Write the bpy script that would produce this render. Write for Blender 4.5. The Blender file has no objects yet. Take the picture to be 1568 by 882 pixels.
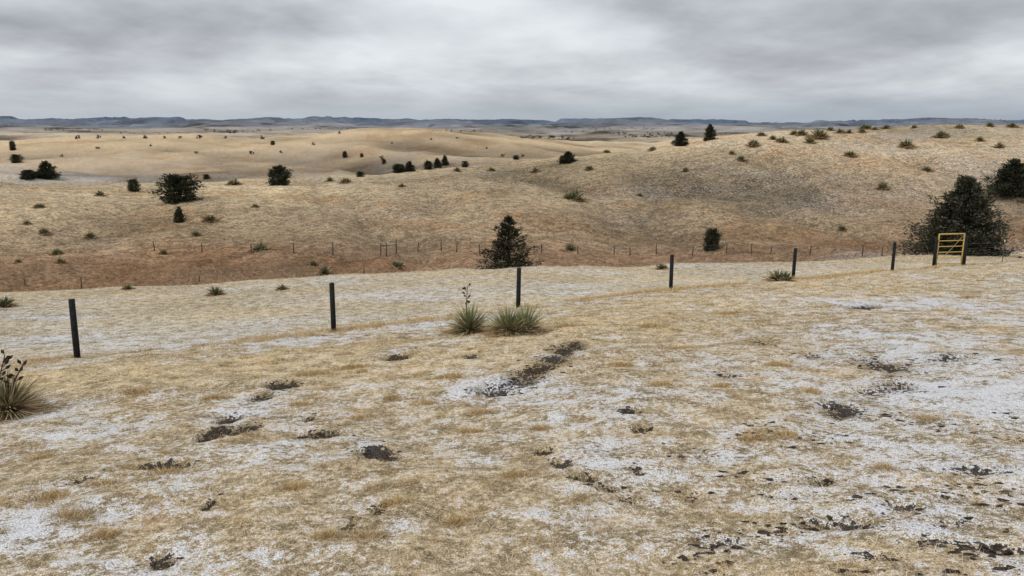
import bpy, math, numpy as np
from mathutils import Vector
rng=np.random.default_rng(7)
scene=bpy.context.scene
F=1207.0; CX=784.0; CY=441.0; P=math.radians(11.75)
cp,sp=math.cos(P),math.sin(P)
# ---------------------------------------------------------------- noise
def _h(ix,iy,seed):
    h=(ix*374761393+iy*668265263+seed*974711)&0xFFFFFFFF
    h=((h^(h>>13))*1274126177)&0xFFFFFFFF
    return ((h^(h>>15))&0xFFFFFF)/float(0xFFFFFF)
def vn(x,y,seed=0):
    x=np.asarray(x,float);y=np.asarray(y,float)
    ix=np.floor(x);iy=np.floor(y);fx=x-ix;fy=y-iy;ix=ix.astype(np.int64);iy=iy.astype(np.int64)
    fx=fx*fx*(3-2*fx);fy=fy*fy*(3-2*fy)
    a=_h(ix,iy,seed);b=_h(ix+1,iy,seed);c=_h(ix,iy+1,seed);d=_h(ix+1,iy+1,seed)
    return (a+(b-a)*fx)*(1-fy)+(c+(d-c)*fx)*fy
def fbm(x,y,o=4,seed=0,g=0.5):
    s=0;a=1;t=0;x=np.asarray(x,float);y=np.asarray(y,float)
    for i in range(o):
        s=s+a*vn(x*0.8-y*0.6+i*17.3,x*0.6+y*0.8-i*9.1,seed+i);t+=a;a*=g
        x=x*2.03;y=y*2.03
    return s/t
def sst(a,b,x):
    t=np.clip((x-a)/(b-a),0,1);return t*t*(3-2*t)
# ---------------------------------------------------------------- terrain
def plane(x,y): return -3.1+0.045*x-0.125*(y-5)
def zr(py): return (-F*sp+(CY-py)*cp)/(F*cp+(CY-py)*sp)
def tab(s): 
    k=sorted(s);return np.array([a for a,b in k],float),np.array([b for a,b in k],float)
T_f=tab([(-700,610),(0,557),(118,546),(511,508),(793,471),(1027,444),(1214,428),(1366,415),(1475,407),(1568,401),(2300,392)])
def Yf(s): return np.clip(22.5/(1-0.66*np.clip(s,-1.2,0.8)),10,50)
T=[
 (tab([(-700,34),(0,42),(400,44),(800,47),(1200,58),(1568,70),(2300,80)]), tab([(-700,470),(0,449),(300,437),(500,424),(700,416),(850,411),(1000,408),(1300,398),(1568,388),(2300,380)])),
 (tab([(-700,42),(0,50),(800,54),(1200,66),(1568,78),(2300,90)]), tab([(-700,505),(0,485),(400,455),(800,430),(1000,422),(1300,402),(1568,388),(2300,378)])),
 (tab([(-700,70),(0,76),(800,80),(1200,88),(1568,98),(2300,110)]), tab([(-700,392),(0,386),(400,380),(700,382),(1000,374),(1200,365),(1400,352),(1568,340),(2300,330)])),
 (tab([(-700,125),(0,130),(500,138),(800,155),(1200,170),(2300,190)]), tab([(-700,285),(0,276),(200,280),(400,279),(500,276),(600,268),(700,259),(800,250),(900,241),(1000,226),(1100,210),(1200,200),(1300,196),(1400,193),(1568,190),(2300,184)])),
 (tab([(-700,175),(0,180),(800,215),(2300,250)]), tab([(-700,300),(0,298),(300,298),(500,292),(600,284),(700,276),(800,268),(900,258),(1000,246),(1100,228),(1200,220),(1568,212),(2300,205)])),
 (tab([(-700,250),(2300,280)]), tab([(-700,262),(0,260),(200,264),(330,262),(420,259),(600,266),(700,263),(800,260),(900,253),(1000,244),(1200,228),(1568,215),(2300,210)])),
 (tab([(-700,320),(2300,340)]), tab([(-700,262),(0,262),(200,258),(400,262),(540,258),(650,246),(760,248),(850,250),(950,250),(1200,226),(1568,215),(2300,210)])),
 (tab([(-700,500),(2300,500)]), tab([(-700,222),(0,226),(30,220),(120,213),(300,210),(400,214),(470,210),(540,201),(600,197),(680,200),(760,207),(830,215),(900,226),(1000,234),(1200,224),(1568,214),(2300,210)])),
 (tab([(-700,900),(2300,900)]), tab([(-700,219),(0,222),(600,216),(900,222),(1000,222),(1568,212),(2300,210)])),
 (tab([(-700,1800),(2300,1800)]), tab([(-700,203),(0,204),(300,205),(600,207),(900,210),(1050,210),(1568,205),(2300,202)])),
 (tab([(-700,3500),(2300,3500)]), tab([(-700,199),(0,199),(300,199),(700,200),(1000,202),(1568,199),(2300,199)])),
 (tab([(-700,6000),(2300,6000)]), tab([(-700,195),(0,195),(500,195),(900,196),(1568,196),(2300,196)])),
 (tab([(-700,9500),(2300,9500)]), tab([(-700,189),(0,188),(500,188),(900,190),(1200,191),(1568,191),(2300,190)])),
 (tab([(-700,13000),(2300,13000)]), tab([(-700,190),(2300,191)])),
]
def pyat(tb,s):
    py=np.full_like(s,300.0)
    for _ in range(3):
        px=CX+s*(F*cp+(CY-py)*sp); py=np.interp(px,tb[0],tb[1])
    return py,px
def terr(x,y):
    x=np.asarray(x,float);y=np.asarray(y,float)
    s=np.clip(x/np.maximum(y,5.0),-1.3,1.3)
    n=len(s);Ys=[];Zs=[]
    Ys.append(np.full(n,5.0));Zs.append(plane(s*5,5.0))
    yf=Yf(s);pf,_=pyat(T_f,s)
    zf=zr(pf)*yf
    y1=5+(yf-5)*0.45
    Ys.append(y1);Zs.append(plane(s*y1,y1)*0.5+0.5*(plane(s*5,5.0)+(zf-plane(s*5,5.0))*0.45))
    Ys.append(yf);Zs.append(zf)
    y3=yf+3.0;Ys.append(y3);Zs.append(zf-0.72)
    for dt,pt in T:
        pyv,px=pyat(pt,s);Y=np.interp(px,dt[0],dt[1])
        Y=np.maximum(Y,Ys[-1]+3)
        Ys.append(Y);Zs.append(zr(pyv)*Y)
    Ys=np.array(Ys);Zs=np.array(Zs);K=len(Ys)
    h=np.diff(Ys,axis=0);d=np.diff(Zs,axis=0)/h
    m=np.zeros_like(Zs);m[0]=d[0];m[-1]=d[-1]
    w1=2*h[1:]+h[:-1];w2=h[1:]+2*h[:-1]
    with np.errstate(all='ignore'):
        mm=(w1+w2)/(w1/d[:-1]+w2/d[1:])
    m[1:-1]=np.where(d[:-1]*d[1:]>0,mm,0)
    k=np.clip((y[None,:]>=Ys).sum(0)-1,0,K-2)
    ar=np.arange(n)
    y0=Ys[k,ar];hh=h[k,ar];t=(y-y0)/hh
    tt=np.clip(t,0,1)
    a=Zs[k,ar];b=Zs[k+1,ar];ma=m[k,ar]*hh;mb=m[k+1,ar]*hh
    z=a*(1+2*tt)*(1-tt)**2+ma*tt*(1-tt)**2+b*tt*tt*(3-2*tt)+mb*tt*tt*(tt-1)
    z=np.where(y<5,plane(x,y),z)
    kk=np.where(y<5,0,k+tt)
    return z,kk
def ridge(x,y,o,seed): return (np.abs(fbm(x,y,o,seed)-.5)*-2+.35)
def gully(x,y): return np.clip(.16-np.abs(fbm(x/20+y/90,y/55,3,61)-.5),0,1)/.16
def H(x,y,full=False):
    x=np.atleast_1d(np.asarray(x,float));y=np.atleast_1d(np.asarray(y,float))
    z,kk=terr(x,y)
    def add(w,fn):
        i=w>1e-4
        if i.any(): z[i]+=w[i]*fn(x[i],y[i])
    add(sst(2200,6500,y),lambda x,y:(fbm(x/1100,y/2500,4,11)-.5)*110)
    add(sst(1000,4500,y),lambda x,y:ridge(x/380,y/1100,4,12)*52)
    add(sst(5500,7500,y),lambda x,y:sst(.48,.56,fbm(x/650,y/1500,4,66))*38)
    cr=1-.8*np.exp(-((kk-11)/.35)**2)
    add(sst(230,400,y)*cr*(1-.8*sst(1200,2500,y)),lambda x,y:(fbm(x/130,y/130,4,13)-.5)*14)
    add(sst(150,240,y)*(1-sst(1500,3000,y))*cr,lambda x,y:ridge(x/75,y/75,4,18)*6-1.2)
    add(sst(75,115,y)*(1-.6*np.exp(-((kk-7)/.35)**2)),lambda x,y:(fbm(x/38,y/38,3,14)-.5)*3.4)
    add(sst(70,90,y)*(1-sst(130,190,y)),lambda x,y:-gully(x,y)*1.1)
    add(sst(28,60,y),lambda x,y:(fbm(x/9,y/9,3,15)-.5)*1.0)
    add(np.exp(-((kk-5.5)/.5)**2),lambda x,y:(np.abs(fbm(x/7,y/16,3,21)-.5)*-2+.2)*2.1)
    add(np.ones_like(x),lambda x,y:(fbm(x/2.4,y/2.4,3,16)-.5)*0.17)
    add(1-sst(60,140,y),lambda x,y:(fbm(x/0.45,y/0.45,3,17)-.5)*0.085)
    return (z,kk) if full else z
def ray(px,py):
    dy=F*cp+(CY-py)*sp
    return (px-CX)/dy,(-F*sp+(CY-py)*cp)/dy
_Y=np.geomspace(4,12500,1400)
def hit(px,py):
    a,b=ray(px,py)
    d=H(a*_Y,_Y)-b*_Y
    if not (d>0).any(): y=_Y[-1];return a*y,y,b*y
    i=max(1,int(np.argmax(d>0)));t=d[i-1]/(d[i-1]-d[i]) if d[i-1]<0 else 0
    y=_Y[i-1]+(_Y[i]-_Y[i-1])*t;return a*y,y,b*y
# ---------------------------------------------------------------- materials
def newmat(name):
    m=bpy.data.materials.new(name);m.use_nodes=True
    nt=m.node_tree
    for n in list(nt.nodes): nt.nodes.remove(n)
    return m,nt
def N(nt,t,**kw):
    n=nt.nodes.new(t)
    for k,v in kw.items():
        if k in n.bl_rna.properties: setattr(n,k,v)
        else: n.inputs[k].default_value=v
    return n
def mathn(nt,op,a,b=None,c=None,clamp=False):
    n=nt.nodes.new('ShaderNodeMath');n.operation=op;n.use_clamp=clamp
    for i,v in enumerate((a,b,c)):
        if v is None: continue
        if isinstance(v,(int,float)): n.inputs[i].default_value=v
        else: nt.links.new(v,n.inputs[i])
    return n.outputs[0]
def mixc(nt,f,a,b,bt='MIX'):
    n=nt.nodes.new('ShaderNodeMix');n.data_type='RGBA';n.blend_type=bt
    for i,v in ((0,f),(6,a),(7,b)):
        if isinstance(v,(int,float)): n.inputs[i].default_value=v
        elif isinstance(v,tuple): n.inputs[i].default_value=(*v,1)
        else: nt.links.new(v,n.inputs[i])
    return n.outputs[2]
def mrange(nt,v,a,b,c=0.,d=1.):
    n=nt.nodes.new('ShaderNodeMapRange');n.interpolation_type='SMOOTHSTEP'
    nt.links.new(v,n.inputs[0])
    for i,q in enumerate((a,b,c,d)): n.inputs[i+1].default_value=q
    return n.outputs[0]
def noise(nt,vec,scale,detail=4,rough=.6,dist=0.):
    n=nt.nodes.new('ShaderNodeTexNoise');n.inputs['Scale'].default_value=scale
    n.inputs['Detail'].default_value=detail;n.inputs['Roughness'].default_value=rough
    n.inputs['Distortion'].default_value=dist
    nt.links.new(vec,n.inputs['Vector']);return n.outputs[0]
def ground_mat():
    m,nt=newmat('ground_frosty_grass')
    out=N(nt,'ShaderNodeOutputMaterial');b=N(nt,'ShaderNodeBsdfDiffuse')
    nt.links.new(b.outputs[0],out.inputs[0])
    co=N(nt,'ShaderNodeTexCoord').outputs['Object']
    A=lambda n:N(nt,'ShaderNodeAttribute',attribute_name=n)
    col=A('col').outputs['Color'];snow=A('snow').outputs['Fac'];mud=A('mud').outputs['Fac'];hill=A('hill').outputs['Fac']
    n1=noise(nt,co,3.0,3,.65);n2=noise(nt,co,15,3,.72);n3=noise(nt,co,75,1,.7)
    n4=noise(nt,co,.75,3,.65)
    v=mathn(nt,'ADD',mathn(nt,'MULTIPLY',n2,1.1),mathn(nt,'MULTIPLY',n1,.9))
    v=mathn(nt,'ADD',v,mathn(nt,'MULTIPLY',mathn(nt,'SUBTRACT',n3,.5),.9))
    v=mrange(nt,v,.72,1.28,.36,1.42)  # mottled thatch tone; its dark end paints the shaded gaps between blades
    hv=mrange(nt,n4,.36,.64,-.26,.28)
    v=mathn(nt,'MULTIPLY',v,mathn(nt,'ADD',mathn(nt,'MULTIPLY',hv,hill),1.))
    cc=N(nt,'ShaderNodeCombineXYZ')
    for i in range(3): nt.links.new(v,cc.inputs[i])
    c=mixc(nt,1.,col,cc.outputs[0],'MULTIPLY')
    c=mixc(nt,mrange(nt,n4,.5,.75,0,.35),c,mixc(nt,1.,c,(1.1,.86,.62),'MULTIPLY'))
    sf=mathn(nt,'ADD',snow,mathn(nt,'MULTIPLY',mathn(nt,'SUBTRACT',n1,.5),1.6))
    sf=mathn(nt,'ADD',sf,mathn(nt,'MULTIPLY',mathn(nt,'SUBTRACT',n2,.5),2.2))
    sf=mathn(nt,'ADD',sf,mathn(nt,'MULTIPLY',mathn(nt,'SUBTRACT',n3,.5),1.0))
    sf=mrange(nt,sf,.35,.80,0,.95)
    sc=mixc(nt,mrange(nt,n3,.35,.65),(.44,.43,.425),(.78,.78,.795))
    c=mixc(nt,sf,c,sc)
    mf=mathn(nt,'ADD',mud,mathn(nt,'MULTIPLY',mathn(nt,'SUBTRACT',n1,.5),1.3))
    mf=mathn(nt,'ADD',mf,mathn(nt,'MULTIPLY',mathn(nt,'SUBTRACT',n2,.5),2.9))
    mf=mrange(nt,mf,.50,.64,0,.95)
    c=mixc(nt,mf,c,mixc(nt,mrange(nt,n3,.35,.75),(.012,.009,.008),(.075,.056,.042)))
    nt.links.new(c,b.inputs['Color'])
    bp=N(nt,'ShaderNodeBump');bp.inputs['Strength'].default_value=.9;bp.inputs['Distance'].default_value=.06
    nt.links.new(n2,bp.inputs['Height']);nt.links.new(bp.outputs[0],b.inputs['Normal'])
    return m
def plant_mat(name,trans=.25,rough=.8):
    m,nt=newmat(name)
    out=N(nt,'ShaderNodeOutputMaterial')
    at=N(nt,'ShaderNodeAttribute',attribute_name='col')
    d=N(nt,'ShaderNodeBsdfDiffuse')
    nt.links.new(at.outputs['Color'],d.inputs['Color'])
    if trans:
        t=N(nt,'ShaderNodeBsdfTranslucent');mx=N(nt,'ShaderNodeMixShader');mx.inputs[0].default_value=trans
        nt.links.new(at.outputs['Color'],t.inputs['Color'])
        nt.links.new(d.outputs[0],mx.inputs[1]);nt.links.new(t.outputs[0],mx.inputs[2]);nt.links.new(mx.outputs[0],out.inputs[0])
    else: nt.links.new(d.outputs[0],out.inputs[0])
    return m
def simple_mat(name,c1,c2,scale,rough=.7,bump=.3,metal=0.,stretch=(1,1,1),spec=.3):
    m,nt=newmat(name)
    out=N(nt,'ShaderNodeOutputMaterial');b=N(nt,'ShaderNodeBsdfPrincipled')
    b.inputs['Roughness'].default_value=rough;b.inputs['Metallic'].default_value=metal;b.inputs['Specular IOR Level'].default_value=spec
    co=N(nt,'ShaderNodeTexCoord').outputs['Object']
    mp=N(nt,'ShaderNodeMapping');mp.inputs['Scale'].default_value=stretch;nt.links.new(co,mp.inputs[0])
    n=noise(nt,mp.outputs[0],scale,4,.65)
    nt.links.new(mixc(nt,mrange(nt,n,.35,.65),c1,c2),b.inputs['Base Color'])
    bp=N(nt,'ShaderNodeBump');bp.inputs['Strength'].default_value=bump;bp.inputs['Distance'].default_value=.01
    nt.links.new(n,bp.inputs['Height']);nt.links.new(bp.outputs[0],b.inputs['Normal'])
    nt.links.new(b.outputs[0],out.inputs[0]);return m
M_ground=ground_mat();M_grass=plant_mat('dry_grass_blades',0);M_tree=plant_mat('juniper_foliage',0)
M_yucca=plant_mat('yucca_leaves',.12)
M_post=simple_mat('creosote_wood',(.008,.009,.010),(.026,.026,.027),9,.8,.5,0,(6,6,1),.15)
M_wood=simple_mat('weathered_wood',(.05,.035,.025),(.14,.105,.08),9,.9,.5,0,(6,6,1))
M_wire=simple_mat('galvanised_wire',(.10,.10,.10),(.2,.19,.18),5,.5,.1,.6)
M_yel=simple_mat('yellow_gate_paint',(.42,.27,.07),(.55,.40,.13),12,.5,.1)
M_tpost=simple_mat('steel_post',(.05,.07,.06),(.10,.11,.10),12,.6,.1)
M_white=simple_mat('white_paint',(.7,.7,.7),(.8,.8,.8),12,.6,.1)
M_clod=simple_mat('soil_clod',(.018,.013,.010),(.07,.05,.036),30,.95,.6,spec=.1)
# ---------------------------------------------------------------- mesh helpers
def mesh_np(name,V,Fc,mat,attrs=None,smooth=False):
    me=bpy.data.meshes.new(name);nv=len(V);nf,k=Fc.shape
    me.vertices.add(nv);me.vertices.foreach_set('co',np.ascontiguousarray(V,dtype=np.float32).ravel())
    me.loops.add(nf*k);me.loops.foreach_set('vertex_index',Fc.astype(np.int32).ravel())
    me.polygons.add(nf);me.polygons.foreach_set('loop_start',np.arange(0,nf*k,k,dtype=np.int32))
    me.polygons.foreach_set('loop_total',np.full(nf,k,dtype=np.int32))
    me.polygons.foreach_set('use_smooth',np.full(nf,smooth,dtype=bool))
    me.update(calc_edges=True)
    for an,av in (attrs or {}).items():
        av=np.asarray(av,dtype=np.float32)
        if av.ndim==2:
            a=me.attributes.new(an,'FLOAT_COLOR','POINT')
            a.data.foreach_set('color',np.hstack([av,np.ones((nv,1),np.float32)]).astype(np.float32).ravel())
        else:
            a=me.attributes.new(an,'FLOAT','POINT');a.data.foreach_set('value',av)
    me.materials.append(mat);return me
def obj(name,me,loc=(0,0,0),parent=None):
    o=bpy.data.objects.new(name,me);scene.collection.objects.link(o);o.location=loc
    if parent is not None:o.parent=parent
    return o
class G:
    def __init__(s): s.V=[];s.C=[];s.n=0
    def tris(s,a,b,c,ca,cb=None):
        cb=ca if cb is None else cb
        n=len(a);V=np.empty((n,3,3));V[:,0]=a;V[:,1]=b;V[:,2]=c
        C=np.empty((n,3,3));C[:,0]=ca;C[:,1]=ca;C[:,2]=cb
        s.V.append(V.reshape(-1,3));s.C.append(C.reshape(-1,3))
    def blades(s,base,d,L,W,c0,c1):
        side=np.cross(d,rng.normal(size=d.shape));side/=np.linalg.norm(side,axis=1,keepdims=True)+1e-9
        w=(W/2)[:,None]*side
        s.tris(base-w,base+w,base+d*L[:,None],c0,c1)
    def leaf4(s,base,d,L,W,c0,c1):
        side=np.cross(d,rng.normal(size=d.shape));side/=np.linalg.norm(side,axis=1,keepdims=True)+1e-9
        w=(W/2)[:,None]*side;mid=base+d*(L*.45)[:,None];tip=base+d*L[:,None]
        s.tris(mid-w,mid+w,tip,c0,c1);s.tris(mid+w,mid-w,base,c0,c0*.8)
    def tube(s,p0,p1,r0,r1,col,n=6):
        p0=np.array(p0,float);p1=np.array(p1,float);d=p1-p0;d/=np.linalg.norm(d)+1e-9
        u=np.cross(d,[0.3,.5,.8]);u/=np.linalg.norm(u);v=np.cross(d,u)
        a=np.arange(n+1)*2*math.pi/n
        R=np.cos(a)[:,None]*u+np.sin(a)[:,None]*v
        A=p0+R*r0;B=p1+R*r1;c=np.tile(np.array(col,float),(n,1))
        s.tris(A[:-1],A[1:],B[1:],c);s.tris(A[:-1],B[1:],B[:-1],c)
    def mesh(s,name,mat):
        V=np.vstack(s.V);C=np.vstack(s.C)
        return mesh_np(name,V,np.arange(len(V)).reshape(-1,3),mat,{'col':np.clip(C,0,1)})
def unit(v): return v/(np.linalg.norm(v,axis=1,keepdims=True)+1e-9)
# ---------------------------------------------------------------- masks from places on the ground
def ell(px,py,wx,hy,ampl):
    x,y,_=hit(px,py)
    _,ya,_=hit(px,max(py-hy,0));_,yb,_=hit(px,min(py+hy,880))
    return (x,y,wx*y/F,max(abs(ya-yb)/2,.14),ampl)
MUD=[ell(*a) for a in [
 (850,552,40,10,.95),(795,580,44,10,.95),(738,596,30,8,.9),(882,528,26,8,1.0),(820,565,36,8,.85),(770,600,26,6,.8),(860,535,20,6,.8),
 (432,590,30,8,1.5),(402,606,22,7,1.2),(350,641,20,8,1.5),(325,663,22,10,1.6),(377,655,20,10,1.4),(485,663,38,7,1.5),(575,690,32,10,1.4),(240,712,60,6,1.1),(475,640,12,5,1.1),(270,708,20,5,1.2),
 (830,690,20,7,1.2),(860,708,24,7,1.2),(895,728,26,7,1.2),(930,745,24,7,1.2),(965,628,24,5,1.4),(985,656,20,5,1.4),(610,545,30,6,1.1),(600,700,18,5,1.0),(720,545,22,4,.9),
 (1350,558,46,18,.8),(1375,590,36,12,.75),(1290,628,42,16,.95),(1110,573,22,10,.75),(1165,525,36,9,.62),(1450,548,46,8,.8),(1240,545,28,8,.6),(1330,600,30,8,.6),
 (1260,735,46,12,.72),(1310,800,56,11,.8),(1390,775,38,11,.75),(1470,800,56,13,.7),(1500,720,46,10,.7),(1060,760,36,12,.65),(1090,830,56,9,.75),(1080,700,24,10,.65),(960,765,26,9,.8),(1420,830,56,8,.7),(1530,840,46,12,.65),(1240,800,36,8,.7),(1180,760,30,8,.6),(1350,850,40,7,.7),
 (1325,470,40,4,1.0),(250,858,26,9,1.4),(20,455,30,4,.4),(580,780,14,6,1.1),(540,800,12,6,1.0),(120,735,14,6,1.1),(325,768,10,5,1.1),(975,718,10,5,1.1)]]
SNOW=[ell(*a) for a in [
 (770,590,110,26,.5),(600,540,40,10,.4),(690,525,40,8,.36),(1400,540,190,90,.28),(1500,470,90,40,.26),(1350,600,220,60,.12),(1180,600,120,40,.10),
 (400,625,90,30,.28),(350,690,110,25,.18),(560,680,70,20,.24),(80,790,120,20,.26),(40,820,80,20,.28),(300,850,160,26,.26),(520,800,50,20,.24),(590,800,40,20,.2),
 (960,720,90,25,.28),(940,640,80,14,.26),(1090,690,90,20,.2),(900,690,50,15,.2),(1250,820,90,14,.4),(1420,810,110,25,.30),(1540,860,60,20,.4),(1300,760,140,30,.22),
 (110,660,110,16,.2),(60,640,60,8,.3),(1320,465,120,12,.28),(1500,600,120,30,.22),(1460,690,150,30,.18),(740,700,60,20,.12),(860,810,80,20,.1),(1050,830,70,20,.2),
 (300,528,160,7,.25),(650,488,130,6,.28),(450,515,90,6,.2),(900,462,120,5,.22),(60,520,100,12,.12)]]
DRY=[ell(*a) for a in [(300,570,320,22,.30),(600,530,220,14,.24),(1000,480,220,22,.26),(1250,440,150,12,.22),(700,640,150,22,.10),(640,730,120,30,.10),(400,760,150,26,.14),(720,800,130,40,.10),(80,580,150,18,.28),(120,720,120,22,.1)]]
def esum(L,x,y):
    r=np.zeros_like(x)
    for (a,b,rx,ry,am) in L:
        q=((x-a)/rx)**2+((y-b)/ry)**2
        r+=am*np.exp(-q)
    return r
def masks(x,y,kk):
    lawn=1-sst(2.0,2.2,kk);fld=sst(2.0,2.3,kk)*(1-sst(3.95,4.15,kk))
    s=np.zeros_like(x);i=y<48;s[i]=esum(SNOW,x[i],y[i])-esum(DRY,x[i],y[i])
    big=fbm(x/1.7,y/1.3,4,31)-.5;big2=fbm(x/.45,y/.38,3,32)-.5
    snow=lawn*(.36+s*.95+big*.5+big2*.55)
    f5=np.zeros_like(x);f5[i]=esum(SNOW[-5:],x[i],y[i])
    snow+=fld*(.30+f5*.8+(fbm(x/5,y/2.2,4,33)-.5)*.9-.08*sst(3.4,4,kk))
    hill=sst(5.9,6.4,kk)*(1-sst(9,12,kk))
    snow+=hill*(.11+(fbm(x/14,y/9,4,34)-.5)*.5+.09*sst(0.05,.5,x/np.maximum(y,5)))
    low=np.exp(-((kk-5)/.35)**2)*sst(.1,.4,x/np.maximum(y,5));snow+=low*.42
    snow+=sst(8,9,kk)*(1-sst(10,10.8,kk))*(.10+.7*(fbm(x/40,y/60,3,36)-.5))
    far=sst(11,12.5,kk);snow+=far*(.10+(fbm(x/300,y/500,3,35)-.5)*.9)*(1-sst(14,15,kk)*.7)
    mud=np.zeros_like(x);mud[i]=np.minimum(esum(MUD,x[i],y[i]),1.0)*lawn[i]
    mud+=lawn*((fbm(x/.5,y/.4,3,41)-.5)*.4+.04*sst(.0,.5,x/np.maximum(y,5))-.14)
    mud+=sst(4.7,5.1,kk)*(1-sst(5.9,6.3,kk))*(.04+(fbm(x/4,y/5,4,42)-.5)*.8)
    mud+=sst(6,6.4,kk)*(1-sst(9,10,kk))*(-.15+(fbm(x/6,y/6,3,44)-.5)*.3)
    mud+=far*(.02+(fbm(x/110,y/400,4,43)-.5)*2.4)*(1-sst(14.8,15.5,kk)*.4)
    mud-=.15*sst(2.1,2.3,kk)*(1-sst(4.2,4.6,kk))+.25*sst(9,10,kk)*(1-sst(11,12,kk))
    return snow,mud
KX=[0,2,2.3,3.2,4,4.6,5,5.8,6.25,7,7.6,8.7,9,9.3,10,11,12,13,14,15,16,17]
KC=np.array([(.49,.38,.235),(.52,.40,.235),(.52,.43,.29),(.52,.43,.29),(.49,.39,.245),(.28,.185,.11),(.24,.155,.09),(.28,.18,.11),(.355,.265,.165),(.44,.345,.215),(.38,.295,.19),(.41,.335,.23),(.24,.18,.12),(.33,.255,.165),(.325,.245,.155),(.37,.285,.18),(.37,.30,.21),(.35,.295,.225),(.26,.24,.22),(.17,.185,.21),(.095,.125,.175),(.12,.155,.21)])  # far entries shift to blue-grey: distance haze painted into the ground colour
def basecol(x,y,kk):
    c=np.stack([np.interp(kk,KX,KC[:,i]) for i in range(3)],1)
    n=(fbm(x/3,y/3,3,51)-.5)*(1-sst(60,200,y))*.4+(fbm(x/18,y/14,4,52)-.5)*sst(20,60,y)*.75*(1-sst(500,900,y))+(fbm(x/90,y/90,4,53)-.5)*sst(200,400,y)*.8+(fbm(x/350,y/700,4,54)-.5)*sst(900,2000,y)*1.3*(1-sst(7000,9000,y)*.6)
    n+=(fbm(x/130,y/130,4,13)-.5)*2.0*sst(200,350,y)*(1-sst(1200,2500,y))  # hollows follow the height noise: relief shade painted in, plus damper brush
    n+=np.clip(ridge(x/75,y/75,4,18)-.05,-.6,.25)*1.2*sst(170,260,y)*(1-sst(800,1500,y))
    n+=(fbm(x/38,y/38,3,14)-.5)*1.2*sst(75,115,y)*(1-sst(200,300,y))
    n-=gully(x,y)*.26*sst(70,90,y)*(1-sst(130,190,y))  # gullies get the same painted relief shade
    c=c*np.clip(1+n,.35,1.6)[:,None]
    r=sst(.52,.72,fbm(x/11,y/8,4,55))*sst(30,70,y)*.5*(1-sst(900,1500,y))
    c=c*(1-r[:,None]*np.array([.20,.36,.5]))
    # ranch track worn along the far slope
    return np.clip(c,.02,.9)
# ---------------------------------------------------------------- build terrain
Yr=np.concatenate([[-40,-15,-5,-1,1,2,3],np.exp(np.arange(math.log(3.6),math.log(42),.0058)),np.exp(np.arange(math.log(42),math.log(300),.009)),np.exp(np.arange(math.log(300),math.log(13000),.011))])
ss=np.concatenate([np.linspace(-1.15,-.75,40)[:-1],np.linspace(-.75,.75,680),np.linspace(.75,1.15,40)[1:]])
Wd=np.where(Yr>=3,Yr+1.2,np.maximum(4.2,-Yr*1.2))
X=(ss[None,:]*Wd[:,None]).ravel();Yv=np.repeat(Yr,len(ss))
Z,KK=H(X,Yv,True)
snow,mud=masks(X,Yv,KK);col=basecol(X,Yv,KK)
lawn=1-sst(2.0,2.2,KK)
mm_=np.clip(mud-.2,0,.6)*lawn
Z=Z-mm_*.10+mm_*(fbm(X/.16,Yv/.16,2,95)-.5)*.28
nr,nc=len(Yr),len(ss)
idx=np.arange(nr*nc).reshape(nr,nc)
Q=np.stack([idx[:-1,:-1],idx[:-1,1:],idx[1:,1:],idx[1:,:-1]],-1).reshape(-1,4)
hillf=sst(45,80,Yv)*(1-sst(180,300,Yv)*.6)
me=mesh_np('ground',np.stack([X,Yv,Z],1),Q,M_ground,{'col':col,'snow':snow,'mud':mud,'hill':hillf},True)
obj('ground',me)
# ---------------------------------------------------------------- grass
def hgt(x,y):
    z,kk=H(x,y,True);s,m=masks(x,y,kk);return z-np.clip(m-.2,0,.6)*.10*(1-sst(2.0,2.2,kk)),kk,s,m
def scatter(ylo,yhi,n,power=1.0):
    u=rng.random(n)
    y=np.exp(math.log(ylo)+(math.log(yhi)-math.log(ylo))*u**power)
    x=(rng.random(n)*2-1)*.74*(y+.8)
    return x,y
STRAW=np.array([(.67,.54,.36),(.61,.48,.29),(.75,.66,.51),(.46,.35,.22),(.65,.50,.30),(.38,.28,.175),(.74,.69,.60)])
def grass(name,x,y,nb,hmin,hmax,wf,lean,thin,palette=STRAW,bright=1.,lod=8.,frost=.5,var=.7,bb=.65):
    z,kk,s,m=hgt(x,y)
    keep=rng.random(len(x))<thin(x,y,kk,s,m)
    x,y,z,kk,s=x[keep],y[keep],z[keep],kk[keep],s[keep];n=len(x)
    g=G();sc=np.maximum(1,y/lod)
    pc=palette[rng.integers(0,len(palette),n)]*(.8+.4*rng.random((n,1)))*bright
    fr=(np.clip((s-.3)*1.6,0,1)*frost*rng.random(n))[:,None];pc=pc*(1-fr)+np.array([.72,.71,.71])*fr
    hh=hmin+(hmax-hmin)*rng.random(n)**1.5
    for i in range(nb):
        off=rng.normal(size=(n,2))*(hh*.45)[:,None]
        base=np.stack([x+off[:,0],y+off[:,1],z-.01],1)
        d=rng.normal(size=(n,3));d[:,2]=np.abs(d[:,2])*.3+lean;d=unit(d)
        c=pc*(1-var/2+var*rng.random((n,1)))
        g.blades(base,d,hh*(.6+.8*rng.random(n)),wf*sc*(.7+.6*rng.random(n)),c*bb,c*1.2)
    return obj(name,g.mesh(name,M_grass))
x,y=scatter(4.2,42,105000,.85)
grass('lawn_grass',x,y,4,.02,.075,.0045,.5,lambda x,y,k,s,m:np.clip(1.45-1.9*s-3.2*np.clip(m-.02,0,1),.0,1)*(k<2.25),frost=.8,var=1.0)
GOLD=np.array([(.62,.44,.21),(.66,.50,.27),(.50,.34,.16),(.56,.41,.21),(.40,.26,.12)])
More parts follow.
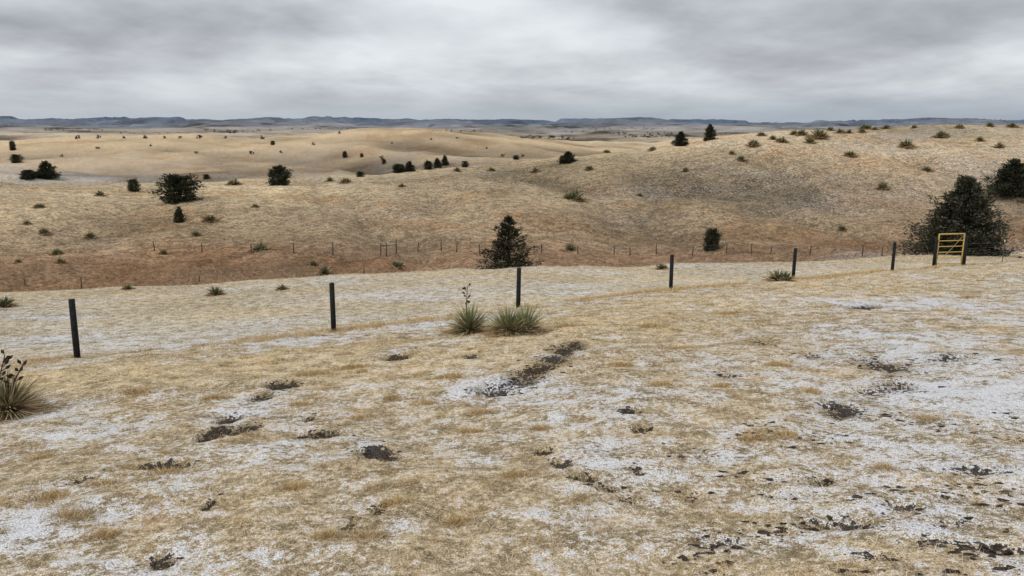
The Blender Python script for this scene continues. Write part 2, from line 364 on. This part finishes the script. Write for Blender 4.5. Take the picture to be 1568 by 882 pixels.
cx,cy=scatter(4.5,36,520,.85);crx=.05+.13*rng.random(len(cx));cry=crx*.6;cn=np.full(len(cx),26)
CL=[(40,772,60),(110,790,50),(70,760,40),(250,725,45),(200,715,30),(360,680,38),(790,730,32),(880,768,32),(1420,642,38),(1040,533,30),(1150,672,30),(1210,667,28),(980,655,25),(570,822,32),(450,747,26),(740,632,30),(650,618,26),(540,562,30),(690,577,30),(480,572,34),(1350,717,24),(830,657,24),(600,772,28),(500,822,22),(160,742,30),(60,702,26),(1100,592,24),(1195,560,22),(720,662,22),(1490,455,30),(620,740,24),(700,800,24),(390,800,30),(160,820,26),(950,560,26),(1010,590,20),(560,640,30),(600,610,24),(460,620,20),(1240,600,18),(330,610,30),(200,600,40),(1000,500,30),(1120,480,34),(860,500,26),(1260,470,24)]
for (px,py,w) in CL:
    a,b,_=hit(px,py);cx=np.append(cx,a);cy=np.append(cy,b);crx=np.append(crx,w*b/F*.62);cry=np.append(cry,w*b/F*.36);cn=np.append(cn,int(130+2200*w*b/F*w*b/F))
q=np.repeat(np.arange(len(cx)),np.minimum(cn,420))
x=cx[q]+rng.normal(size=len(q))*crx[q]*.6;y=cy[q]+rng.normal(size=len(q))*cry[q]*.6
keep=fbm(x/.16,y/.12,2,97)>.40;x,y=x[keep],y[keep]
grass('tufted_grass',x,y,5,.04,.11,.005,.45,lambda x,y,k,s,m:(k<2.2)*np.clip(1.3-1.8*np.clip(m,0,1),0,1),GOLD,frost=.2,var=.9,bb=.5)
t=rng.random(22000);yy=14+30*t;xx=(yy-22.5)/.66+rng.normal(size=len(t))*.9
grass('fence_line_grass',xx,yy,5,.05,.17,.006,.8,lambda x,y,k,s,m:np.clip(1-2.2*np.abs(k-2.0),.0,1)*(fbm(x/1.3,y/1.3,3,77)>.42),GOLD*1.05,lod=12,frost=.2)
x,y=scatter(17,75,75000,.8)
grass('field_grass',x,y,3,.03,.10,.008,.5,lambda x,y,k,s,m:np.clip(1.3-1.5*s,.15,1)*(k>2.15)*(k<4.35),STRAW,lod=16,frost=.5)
x,y=scatter(52,210,120000,.9)
def th(x,y,k,s,m): return (k>4.5)*(k<7.6)*np.clip(2.2*(fbm(x/2.6,y/1.8,3,78)-.40),.03,1)
HILL=np.array([(.68,.56,.37),(.63,.50,.31),(.76,.66,.48),(.54,.42,.26),(.64,.52,.33)])
z_,kk_,s_,m_=hgt(x,y)
lowm=(kk_<6.1)
grass('hill_bunch_grass',x[~lowm],y[~lowm],4,.10,.26,.026,.7,th,HILL*1.0,lod=100,bb=.8,var=.6)
grass('draw_weeds',x[lowm],y[lowm],4,.15,.45,.025,1.0,th,np.array([(.34,.22,.13),(.42,.30,.19),(.23,.15,.095),(.50,.40,.27),(.17,.12,.08)]),lod=70)
# ---------------------------------------------------------------- soil clods
def clods():
    pts=[]
    for (a,b,rx,ry,am) in MUD:
        n=int(np.clip(rx*ry*260*am,10,100))
        pts.append(np.stack([a+rng.normal(size=n)*rx*.7,b+rng.normal(size=n)*ry*.7],1))
    x,y=scatter(4.6,9,6000);k=(fbm(x/.9,y/.6,3,90)>.56)&(x/y>.20);pts.append(np.stack([x,y],1)[k])
    p=np.vstack(pts);z,_,_,_=hgt(p[:,0],p[:,1])
    r=.005+.020*rng.random(len(p))**3
    o=np.array([(1,0,0),(-1,0,0),(0,1,0),(0,-1,0),(0,0,1),(0,0,-1),(.6,.6,.5),(-.6,.6,.5),(.6,-.6,.5),(-.6,-.6,.5)],float)
    f=np.array([(4,6,7),(4,7,9),(4,9,8),(4,8,6),(0,2,6),(2,7,6),(2,1,7),(1,9,7),(1,3,9),(3,8,9),(3,0,8),(0,6,8),(5,2,0),(5,1,2),(5,3,1),(5,0,3)])
    n=len(p);V=o[None]*(1+1.1*(rng.random((n,10,1))-.5))*r[:,None,None]*np.stack([1+1.8*rng.random(n),1+rng.random(n)*.6,.25+.35*rng.random(n)],1)[:,None,:]
    V=V+np.stack([p[:,0],p[:,1],z+r*.1],1)[:,None]
    Fc=(f[None]+np.arange(n)[:,None,None]*10).reshape(-1,3)
    obj('soil_clods',mesh_np('soil_clods',V.reshape(-1,3),Fc,M_clod,smooth=False))
clods()
# ---------------------------------------------------------------- trees
def tree_mesh(name,Hh,W,nb,per,ls,prof,green=(.046,.057,.036),tip=(.095,.10,.06),rise=(.1,.6),seed=1,leader=True,base=.03,lw=.36):
    global rng
    rng=np.random.default_rng(seed);g=G();bark=np.array((.07,.05,.04))
    lean=rng.normal(size=2)*.02*Hh
    nz=6
    for i in range(nz):
        t0,t1=i/nz,(i+1)/nz;r=lambda t:Hh*.028*(1-t)+.004*Hh
        g.tube((lean[0]*t0,lean[1]*t0,Hh*.95*t0-.05*Hh*(i==0)),(lean[0]*t1,lean[1]*t1,Hh*.95*t1),r(t0),r(t1),bark,7)
    for b in range(nb):
        t=(b+rng.random())/nb;t=t**1.15
        az=b*2.4+rng.normal()*.5
        R=W/2*prof(t)*(.62+.55*rng.random())*(1+.14*math.sin(az*2+seed)+.1*math.sin(az*3+t*9))
        z0=Hh*(base+(.95-base)*t);el=rise[0]+(rise[1]-rise[0])*t+rng.normal()*.12
        if leader and t>.9: el+=.9
        p0=np.array([lean[0]*t,lean[1]*t,z0]);d=np.array([math.cos(az),math.sin(az),el])
        p1=p0+d*R
        g.tube(p0,p1,.010*Hh*(1-t*.7),.002*Hh,bark,4)
        n=max(6,int(per*(.3+.7*prof(t))))
        u=rng.random(n)**.6;u=.12+.92*u
        cl=(rng.normal(size=(n,3))*np.array([1,1,.75]))*(R*.17*(1.15-u*.75)+ls*.3)[:,None]
        base_=p0+d*R*u[:,None]+cl+np.array([0,0,1.])*(np.sin(u*3)*-.04*R)[:,None]
        base_[:,2]=np.maximum(base_[:,2],.01*Hh)
        dd=unit(d[None]*1.2+rng.normal(size=(n,3))*.65+np.array([0,0,.35]))
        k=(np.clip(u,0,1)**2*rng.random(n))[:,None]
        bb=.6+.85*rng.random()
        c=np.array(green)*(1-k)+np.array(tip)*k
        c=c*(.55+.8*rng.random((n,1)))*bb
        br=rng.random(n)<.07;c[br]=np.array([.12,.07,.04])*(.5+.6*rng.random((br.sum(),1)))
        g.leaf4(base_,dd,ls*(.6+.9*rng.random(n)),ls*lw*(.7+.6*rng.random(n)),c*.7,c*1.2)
    n=14;b_=np.stack([rng.normal(size=n)*.006*Hh+lean[0],rng.normal(size=n)*.006*Hh+lean[1],Hh*(.9+.09*rng.random(n))],1)
    c=np.tile(np.array(tip),(n,1))
    if leader:g.leaf4(b_,unit(rng.normal(size=(n,3))*.35+np.array([0,0,1.])),np.full(n,ls*1.1),np.full(n,ls*.35),c,c)
    return g.mesh(name,M_tree)
cone=lambda t:max(.03,(1-t))**.75*(.85+.15*min(1,t*6))
spire=lambda t:max(.02,(1-t))**.9*(.85+.15*min(1,t*6))
def ball(t): return max(.12,math.sin(math.pi*min(.97,.22+.76*t))**.6)
broad=lambda t:max(.03,(1-t))**.92*(.9+.1*min(1,t*6))*(.9+.16*math.sin(t*38))
def place_tree(px,py,hpx,wpx,me,H0,W0,name='juniper_tree',rot=None,sink=0.0):
    x,y,z=hit(px,py)
    h=hpx*y/F;w=wpx*y/F
    o=obj(name,me,(x,y,float(H(x,y)[0])-sink*h))
    o.scale=(w/W0,w/W0,h/H0);o.rotation_euler=(0,0,rot if rot is not None else rng.random()*6.28)
    return o
def tall(px,pytop,wpx,Y,me,H0,W0,rot):
    a,b=ray(px,pytop);x=a*Y;zt=b*Y;zb=float(H(x,Y)[0]);h=zt-zb
    o=obj('juniper_tree',me,(x,Y,zb-.05));o.scale=(wpx*Y/F/W0,wpx*Y/F/W0,h/H0);o.rotation_euler=(0,0,rot)
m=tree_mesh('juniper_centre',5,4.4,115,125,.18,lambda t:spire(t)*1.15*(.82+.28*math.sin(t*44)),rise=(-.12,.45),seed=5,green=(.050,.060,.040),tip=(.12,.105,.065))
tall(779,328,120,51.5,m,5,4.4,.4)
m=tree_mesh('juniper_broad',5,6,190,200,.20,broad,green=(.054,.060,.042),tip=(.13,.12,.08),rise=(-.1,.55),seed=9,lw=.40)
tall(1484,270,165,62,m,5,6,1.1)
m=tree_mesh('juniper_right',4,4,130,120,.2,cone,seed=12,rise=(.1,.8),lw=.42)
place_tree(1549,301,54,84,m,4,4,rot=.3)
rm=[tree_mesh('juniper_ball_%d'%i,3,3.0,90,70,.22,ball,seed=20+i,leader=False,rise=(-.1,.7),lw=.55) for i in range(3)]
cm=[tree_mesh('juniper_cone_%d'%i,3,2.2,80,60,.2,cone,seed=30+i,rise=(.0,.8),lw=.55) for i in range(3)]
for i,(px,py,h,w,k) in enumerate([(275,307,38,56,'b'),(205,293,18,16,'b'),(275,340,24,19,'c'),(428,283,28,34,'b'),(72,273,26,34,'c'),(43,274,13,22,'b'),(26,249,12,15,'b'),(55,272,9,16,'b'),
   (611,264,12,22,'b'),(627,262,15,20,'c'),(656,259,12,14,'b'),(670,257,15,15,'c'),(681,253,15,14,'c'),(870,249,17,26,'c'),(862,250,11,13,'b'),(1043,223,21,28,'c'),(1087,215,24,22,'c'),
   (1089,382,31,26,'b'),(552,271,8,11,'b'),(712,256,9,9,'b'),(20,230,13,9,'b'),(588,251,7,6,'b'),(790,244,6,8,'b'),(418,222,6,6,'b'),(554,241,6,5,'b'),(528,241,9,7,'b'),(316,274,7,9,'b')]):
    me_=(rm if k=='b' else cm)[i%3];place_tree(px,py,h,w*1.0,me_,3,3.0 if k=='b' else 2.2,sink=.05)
# ---------------------------------------------------------------- yuccas
def yucca_mesh(name,heads,n,L,seed,stalks=(),skirt=True,w=.018,dryk=.95,grn=(.19,.20,.10)):
    global rng
    rng=np.random.default_rng(seed);g=G()
    for (hx,hy,sc) in heads:
        az=rng.random(n)*6.283;el=np.arcsin(np.clip(rng.random(n)*1.05-.03,-.05,.995))
        d=np.stack([np.cos(az)*np.cos(el),np.sin(az)*np.cos(el),np.sin(el)],1)
        ln=L*sc*(.7+.4*rng.random(n));b=np.tile([hx,hy,.04],(n,1))+d*.05*sc
        dry=(rng.random(n)<(dryk-el*.8))[:,None]
        c=np.where(dry,np.array([.44,.34,.20])*(.6+.6*rng.random((n,1))),np.array(grn)*(.6+.9*rng.random((n,1))))
        mid=b+d*(ln*.55)[:,None];d2=unit(d+np.array([0,0,-.22])*np.cos(el)[:,None]+rng.normal(size=d.shape)*.05);tip=mid+d2*(ln*.45)[:,None]
        side=unit(np.cross(d,np.array([0,0,1.])+rng.normal(size=d.shape)*.4));W=side*(w*sc*(.8+.4*rng.random(n)))[:,None]/2
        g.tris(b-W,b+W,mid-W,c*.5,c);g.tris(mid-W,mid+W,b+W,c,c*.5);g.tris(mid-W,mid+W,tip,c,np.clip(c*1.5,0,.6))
        if skirt:
            k=n//2;az=rng.random(k)*6.283;r=sc*L*.75*np.sqrt(rng.random(k))
            b=np.stack([hx+np.cos(az)*r,hy+np.sin(az)*r-.08,.01+.14*rng.random(k)*(1-r/(L*sc))],1)
            d=unit(np.stack([np.cos(az),np.sin(az),rng.normal(size=k)*.15],1)+rng.normal(size=(k,3))*.4*np.array([1,1,.2]))
            c=np.array([.38,.23,.12])*(.5+.8*rng.random((k,1)));g.blades(b,d,.18+.25*rng.random(k),np.full(k,w),c,c)
    for (hx,hy,hh,lx,ly) in stalks:
        p=np.array([hx,hy,0.]);q=p+np.array([lx,ly,hh]);col_=(.10,.065,.045)
        m1=p+(q-p)*.55+np.array([-.02,0,.02]);g.tube(p,m1,.015,.012,col_);g.tube(m1,q,.012,.007,col_)
        for j in range(9):
            u=.55+.45*j/8;s=m1+(q-m1)*((u-.55)/.45);dd=np.array([rng.normal(),rng.normal(),.4]);dd/=np.linalg.norm(dd)
            e=s+dd*.06;g.tube(s,e,.005,.005,col_,4)
            g.tube(e,e+dd*.03+np.array([0,0,.01]),.012,.024,(.06,.045,.035),6);g.tube(e+dd*.03+np.array([0,0,.01]),e+dd*.07+np.array([0,0,.02]),.024,.006,(.045,.033,.027),6)
    return g.mesh(name,M_yucca)
def put(name,me,px,py,sc=1,rot=0):
    x,y,z=hit(px,py);o=obj(name,me,(x,y,float(H(x,y)[0])));o.scale=(sc,)*3;o.rotation_euler=(0,0,rot);return o
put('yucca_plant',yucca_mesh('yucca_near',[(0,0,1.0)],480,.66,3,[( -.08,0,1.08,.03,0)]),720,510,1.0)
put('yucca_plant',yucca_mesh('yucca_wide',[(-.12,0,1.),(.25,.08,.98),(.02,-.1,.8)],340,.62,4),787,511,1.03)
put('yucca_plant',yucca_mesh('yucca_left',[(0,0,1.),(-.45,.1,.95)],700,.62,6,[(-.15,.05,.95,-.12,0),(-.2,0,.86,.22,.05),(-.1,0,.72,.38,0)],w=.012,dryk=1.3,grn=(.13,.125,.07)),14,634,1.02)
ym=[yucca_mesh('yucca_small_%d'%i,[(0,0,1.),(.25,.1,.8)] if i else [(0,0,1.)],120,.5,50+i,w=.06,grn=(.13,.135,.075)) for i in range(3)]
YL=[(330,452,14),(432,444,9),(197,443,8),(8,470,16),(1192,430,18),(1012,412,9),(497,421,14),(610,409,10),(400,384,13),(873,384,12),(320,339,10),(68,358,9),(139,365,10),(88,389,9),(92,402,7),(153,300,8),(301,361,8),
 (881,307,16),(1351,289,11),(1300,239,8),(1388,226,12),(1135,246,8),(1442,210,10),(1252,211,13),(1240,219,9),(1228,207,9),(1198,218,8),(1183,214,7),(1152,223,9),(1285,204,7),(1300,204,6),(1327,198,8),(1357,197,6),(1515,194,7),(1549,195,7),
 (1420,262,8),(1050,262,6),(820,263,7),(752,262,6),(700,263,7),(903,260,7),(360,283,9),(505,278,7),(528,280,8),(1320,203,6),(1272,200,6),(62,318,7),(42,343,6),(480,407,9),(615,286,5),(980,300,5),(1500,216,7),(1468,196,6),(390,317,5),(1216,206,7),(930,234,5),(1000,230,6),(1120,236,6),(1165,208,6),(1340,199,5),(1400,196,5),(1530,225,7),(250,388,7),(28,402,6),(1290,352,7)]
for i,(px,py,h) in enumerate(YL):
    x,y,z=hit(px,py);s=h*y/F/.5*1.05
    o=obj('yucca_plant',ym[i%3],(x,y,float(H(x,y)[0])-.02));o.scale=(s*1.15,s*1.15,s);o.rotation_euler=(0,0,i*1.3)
# ---------------------------------------------------------------- distant trees (mass)
g=G();rng=np.random.default_rng(99)
def blob(x,y,z,h,w,n=26):
    p=rng.normal(size=(n,3));p=unit(p)*(rng.random((n,1))**.4);b=np.array([x,y,z+h*.5])+p*np.array([w/2,w/2,h/2])
    c=np.array([.035,.040,.030])*(.5+rng.random((n,1)))*(1+min(y,4000)/1800*.5)+np.array([0,.004,.012])*min(y,5000)/1500  # paler and bluer with distance: haze painted into the foliage colour
    g.leaf4(b,unit(rng.normal(size=(n,3))+np.array([0,0,.4])),np.full(n,h*.5),np.full(n,h*.4),c,c)
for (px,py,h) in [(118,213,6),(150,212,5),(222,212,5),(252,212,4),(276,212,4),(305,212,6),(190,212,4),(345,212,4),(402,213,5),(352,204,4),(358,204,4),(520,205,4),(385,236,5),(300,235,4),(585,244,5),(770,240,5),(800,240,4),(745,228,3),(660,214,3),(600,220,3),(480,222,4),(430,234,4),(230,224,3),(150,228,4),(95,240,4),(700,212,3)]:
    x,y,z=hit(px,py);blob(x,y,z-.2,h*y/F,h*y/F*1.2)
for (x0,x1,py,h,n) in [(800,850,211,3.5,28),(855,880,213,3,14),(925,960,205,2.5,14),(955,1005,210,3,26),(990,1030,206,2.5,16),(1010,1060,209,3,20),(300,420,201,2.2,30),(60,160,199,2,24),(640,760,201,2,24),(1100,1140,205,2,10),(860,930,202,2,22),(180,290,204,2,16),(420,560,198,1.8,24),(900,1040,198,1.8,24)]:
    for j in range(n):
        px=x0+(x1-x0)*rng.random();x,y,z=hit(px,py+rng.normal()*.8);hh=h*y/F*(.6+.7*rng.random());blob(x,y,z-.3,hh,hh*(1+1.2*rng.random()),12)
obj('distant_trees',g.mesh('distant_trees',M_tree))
# ---------------------------------------------------------------- fences
import bmesh
def cyl(bm,p0,p1,r0,r1,n=12,jit=0):
    p0=Vector(p0);p1=Vector(p1);d=(p1-p0).normalized();u=d.orthogonal().normalized();v=d.cross(u)
    rings=[]
    segs=[(0,r0),(.5,(r0+r1)/2*1.01),(1-.012/max((p1-p0).length,.1),r1),(1,r1*.85)]
    for t,r in segs:
        c=p0.lerp(p1,t);rings.append([bm.verts.new(c+(u*math.cos(a)+v*math.sin(a))*r*(1+jit*(rng.random()-.5))) for a in [i*2*math.pi/n for i in range(n)]])
    for A,B in zip(rings[:-1],rings[1:]):
        for i in range(n): bm.faces.new((A[i],A[(i+1)%n],B[(i+1)%n],B[i]))
    bm.faces.new(rings[-1]);bm.faces.new(rings[0][::-1])
def bmobj(name,fn,mat,parent=None):
    bm=bmesh.new();fn(bm);me=bpy.data.meshes.new(name);bm.to_mesh(me);bm.free()
    for p in me.polygons:p.use_smooth=len(p.vertices)==4
    me.materials.append(mat);return obj(name,me,parent=parent)
def gz(x,y): return float(hgt(np.array([x]),np.array([y]))[0][0])
def empty(name):
    o=bpy.data.objects.new(name,None);scene.collection.objects.link(o);return o
def wires(bm,pts,heights,r,sag=.02):
    for h in heights:
        for a,b in zip(pts[:-1],pts[1:]):
            A=Vector(a)+Vector((0,0,h));B=Vector(b)+Vector((0,0,h));prev=A
            for i in range(1,5):
                t=i/4;q=A.lerp(B,t)-Vector((0,0,sag*4*t*(1-t)));cyl(bm,prev,q,r,r,5);prev=q
fe=empty('post_and_wire_fence')
PX=[(118,546,458),(511,508,433),(793,471,410),(1027,444,390),(1214,429,380),(1366,415,371),(1429,409,366)]
pts=[]
for i,(px,pb,pt) in enumerate(PX):
    s,_=ray(px,pb);y=float(22.5/(1-.66*s));x=s*y;z=gz(x,y)
    top=ray(px,pt)[1]*y
    ln=rng.normal()*.02
    pts.append((x,y,z));r=.066
    bmobj('post_%d'%(i+1),lambda bm:cyl(bm,(x,y,z-.3),(x+ln,y,top),r,r*.95,14,.06),M_post,fe)
s0=-.92;y0=22.5/(1+.66*.92);left=(s0*y0,y0,gz(s0*y0,y0))
bmobj('post_0',lambda bm:cyl(bm,(left[0],left[1],left[2]-.3),(left[0],left[1],left[2]+1.2),.062,.06,14,.06),M_post,fe)
wp=[left]+pts
bmobj('wires',lambda bm:wires(bm,[(a,b+.07,c) for a,b,c in wp],[.35,.65,.95,1.12],.0016),M_wire,fe)
gt=empty('yellow_walk_gate')
A=pts[-1];s1,_=ray(1475,408);y1=A[1]+.25;x1=s1*y1;z1=gz(x1,y1)
bmobj('gate_post',lambda bm:cyl(bm,(x1,y1,z1-.3),(x1,y1,ray(1475,362)[1]*y1),.08,.076,14,.05),M_post,gt)
def gate(bm):
    a=Vector(A);b=Vector((x1,y1,z1));d=(b-a);d.z=0;L=d.length;d.normalize()
    zb=max(ray(1450,405)[1]*(A[1]+.12),max(A[2],z1)+.05)
    p=lambda t,h:Vector((a.x,a.y,zb+h))+d*t
    t0,t1=.13,L-.12;Ht=ray(1450,358)[1]*(A[1]+.12)-zb
    for t in (t0,t1): cyl(bm,p(t,-.02),p(t,Ht),.032,.032,10)
    for k in range(5): cyl(bm,p(t0+.02,.05+Ht*.185*k),p(t1-.02,.05+Ht*.185*k),.020,.020,8)
    cyl(bm,p(t0-.01,Ht-.01),p(t1+.01,Ht-.01),.032,.032,10)
    cyl(bm,p(t0+.04,.06)+Vector((0,-.045,0)),p(t1-.04,Ht-.05)+Vector((0,-.045,0)),.008,.008,6)
bmobj('gate_frame',gate,M_yel,gt)
fr=empty('wire_fence')
R=[(x1,y1,z1)]
for i,(px,pb) in enumerate([(1535,398),(1600,392),(1680,386)]):
    s,_=ray(px,pb);y=R[-1][1]+3.0;x=s*y;z=gz(x,y);R.append((x,y,z))
    bmobj('steel_post_%d'%(i+1),lambda bm:cyl(bm,(x,y,z-.2),(x,y,z+1.0),.02,.02,6),M_tpost,fr)
    bmobj('post_cap_%d'%(i+1),lambda bm:cyl(bm,(x,y,z+1.001),(x,y,z+1.12),.022,.022,6),M_white,fr)
bmobj('wires',lambda bm:wires(bm,R,[.3,.55,.8,1.02],.004),M_wire,fr)
fo=empty('old_pasture_fence')
LP=[(237,384,14),(310,386,13),(385,389,15),(450,388,14),(510,391,19),(583,391,16),(592,393,20),(607,388,22),(640,384,12),(676,384,13),(699,386,14),(735,388,13),(830,389,14),(885,389,12),(940,390,13),(965,391,12),(1005,389,14),(1060,391,13),(1112,388,13),(1151,389,15),(1180,388,12),(1240,391,14),(1320,393,17),(1350,392,14),(1400,390,16)]
op=[]
for i,(px,pb,h) in enumerate(LP):
    x,y,z=hit(px,pb);hh=min(1.5,h*y/F*1.1);z=gz(x,y);op.append((x,y,z));ln=rng.normal()*.05
    bmobj('post_%d'%i,lambda bm:cyl(bm,(x,y,z-.2),(x+ln,y,z+hh),.06,.05,8,.15),M_wood,fo)
bmobj('wires',lambda bm:wires(bm,op,[.35,.65,.95],.007,.05),M_wire,fo)
for i,(px,pb,h) in enumerate([(125,441,18),(305,431,9),(557,419,9),(38,436,8)]):
    x,y,z=hit(px,pb);z=gz(x,y)
    bmobj('stub_post_%d'%i,lambda bm:cyl(bm,(x,y,z-.2),(x+.03,y,z+h*y/F),.05,.045,8,.15),M_wood,fo)
def brace(bm):
    a=Vector(op[5])+Vector((0,0,.9));b=Vector(op[7])+Vector((0,0,.9));cyl(bm,a,b,.04,.04,8)
bmobj('brace_rail',brace,M_wood,fo)
# ---------------------------------------------------------------- sky
w=bpy.data.worlds.new('World');scene.world=w;w.use_nodes=True;nt=w.node_tree
for n in list(nt.nodes): nt.nodes.remove(n)
out=N(nt,'ShaderNodeOutputWorld');bg=N(nt,'ShaderNodeBackground');bg.inputs[1].default_value=.1
SAZ=235;SEL=42
sky=nt.nodes.new('ShaderNodeTexSky');sky.sky_type='NISHITA';sky.sun_disc=False
sky.sun_elevation=math.radians(SEL);sky.sun_rotation=math.radians(SAZ)
co=N(nt,'ShaderNodeTexCoord').outputs['Generated']
sx=N(nt,'ShaderNodeSeparateXYZ');nt.links.new(co,sx.inputs[0]);dx,dy,dz=sx.outputs
dzc=mathn(nt,'MAXIMUM',dz,0.)
den=mathn(nt,'ADD',dzc,.18)
qx=mathn(nt,'DIVIDE',dx,den);qy=mathn(nt,'DIVIDE',dy,den)
cv=N(nt,'ShaderNodeCombineXYZ');nt.links.new(qx,cv.inputs[0]);nt.links.new(mathn(nt,'MULTIPLY',qy,.9),cv.inputs[1]);cv.inputs[2].default_value=5.1
n1=noise(nt,cv.outputs[0],1.15,5,.52,.2);n2=noise(nt,cv.outputs[0],4.0,3,.55,.2)
v=mathn(nt,'ADD',mathn(nt,'MULTIPLY',n1,.84),mathn(nt,'MULTIPLY',n2,.22))
ady=mathn(nt,'MAXIMUM',mathn(nt,'ABSOLUTE',dy),.05)
a_=mathn(nt,'DIVIDE',dx,ady);e_=mathn(nt,'DIVIDE',dz,ady)
for (a0,e0,wa,we,am) in [(-.42,.125,.24,.028,-.15),(-.62,.079,.09,.015,.24),(-.24,.082,.16,.022,.2),(-.05,.155,.06,.022,.24),(.13,.11,.14,.035,.14),(.61,.085,.12,.016,.2),(.56,.138,.2,.02,-.16),(-.62,.12,.12,.018,-.1),(-.35,.045,.35,.018,.06),(.3,.07,.2,.012,-.06)]:
    qa=mathn(nt,'POWER',mathn(nt,'ABSOLUTE',mathn(nt,'DIVIDE',mathn(nt,'SUBTRACT',a_,a0),wa)),2.)
    qe=mathn(nt,'POWER',mathn(nt,'ABSOLUTE',mathn(nt,'DIVIDE',mathn(nt,'SUBTRACT',e_,e0),we)),2.)
    ex=mathn(nt,'EXPONENT',mathn(nt,'MULTIPLY',mathn(nt,'ADD',qa,qe),-1.))
    v=mathn(nt,'ADD',v,mathn(nt,'MULTIPLY',ex,am))
cr=N(nt,'ShaderNodeValToRGB');nt.links.new(v,cr.inputs[0]);r=cr.color_ramp
def K(c): return (c[0]*10,c[1]*10,c[2]*10,1)
r.elements[0].position=.30;r.elements[0].color=K((.36,.37,.41))
r.elements[1].position=.80;r.elements[1].color=K((.82,.86,.89))
for pos,c in ((.42,(.46,.475,.515)),(.53,(.57,.595,.635)),(.64,(.68,.715,.75))):
    e=r.elements.new(pos);e.color=K(c)
hz=mrange(nt,dz,0.0,.055,1.,0.)
hz=mathn(nt,'MULTIPLY',hz,.85)
hcol=mixc(nt,mrange(nt,a_,-.5,.5),(4.8,5.3,5.8),(3.5,4.1,4.8))
c=mixc(nt,hz,cr.outputs[0],hcol)
up=mrange(nt,dz,.22,.8,1.,1.7)
cu=N(nt,'ShaderNodeCombineXYZ')
for i in range(3): nt.links.new(up,cu.inputs[i])
c=mixc(nt,1.,c,cu.outputs[0],'MULTIPLY')
c=mixc(nt,.95,sky.outputs[0],c)
nt.links.new(c,bg.inputs[0]);nt.links.new(bg.outputs[0],out.inputs[0])
ld=bpy.data.lights.new('sun','SUN');ld.energy=1.4;ld.angle=math.radians(14);ld.color=(1,.97,.93)
lo=bpy.data.objects.new('sun',ld);scene.collection.objects.link(lo)
el,az=math.radians(SEL),math.radians(SAZ)
dv=Vector((math.sin(az)*math.cos(el),math.cos(az)*math.cos(el),math.sin(el)))
lo.rotation_euler=dv.to_track_quat('Z','Y').to_euler()
# ---------------------------------------------------------------- camera
cd=bpy.data.cameras.new('camera');cam=bpy.data.objects.new('camera',cd);scene.collection.objects.link(cam)
cd.sensor_width=36;cd.lens=36*F/1568;cd.clip_end=30000;cd.clip_start=.1
cam.rotation_euler=(math.radians(90)-P,0,0);scene.camera=cam
scene.view_settings.view_transform='Standard';scene.view_settings.look='None';scene.view_settings.exposure=0
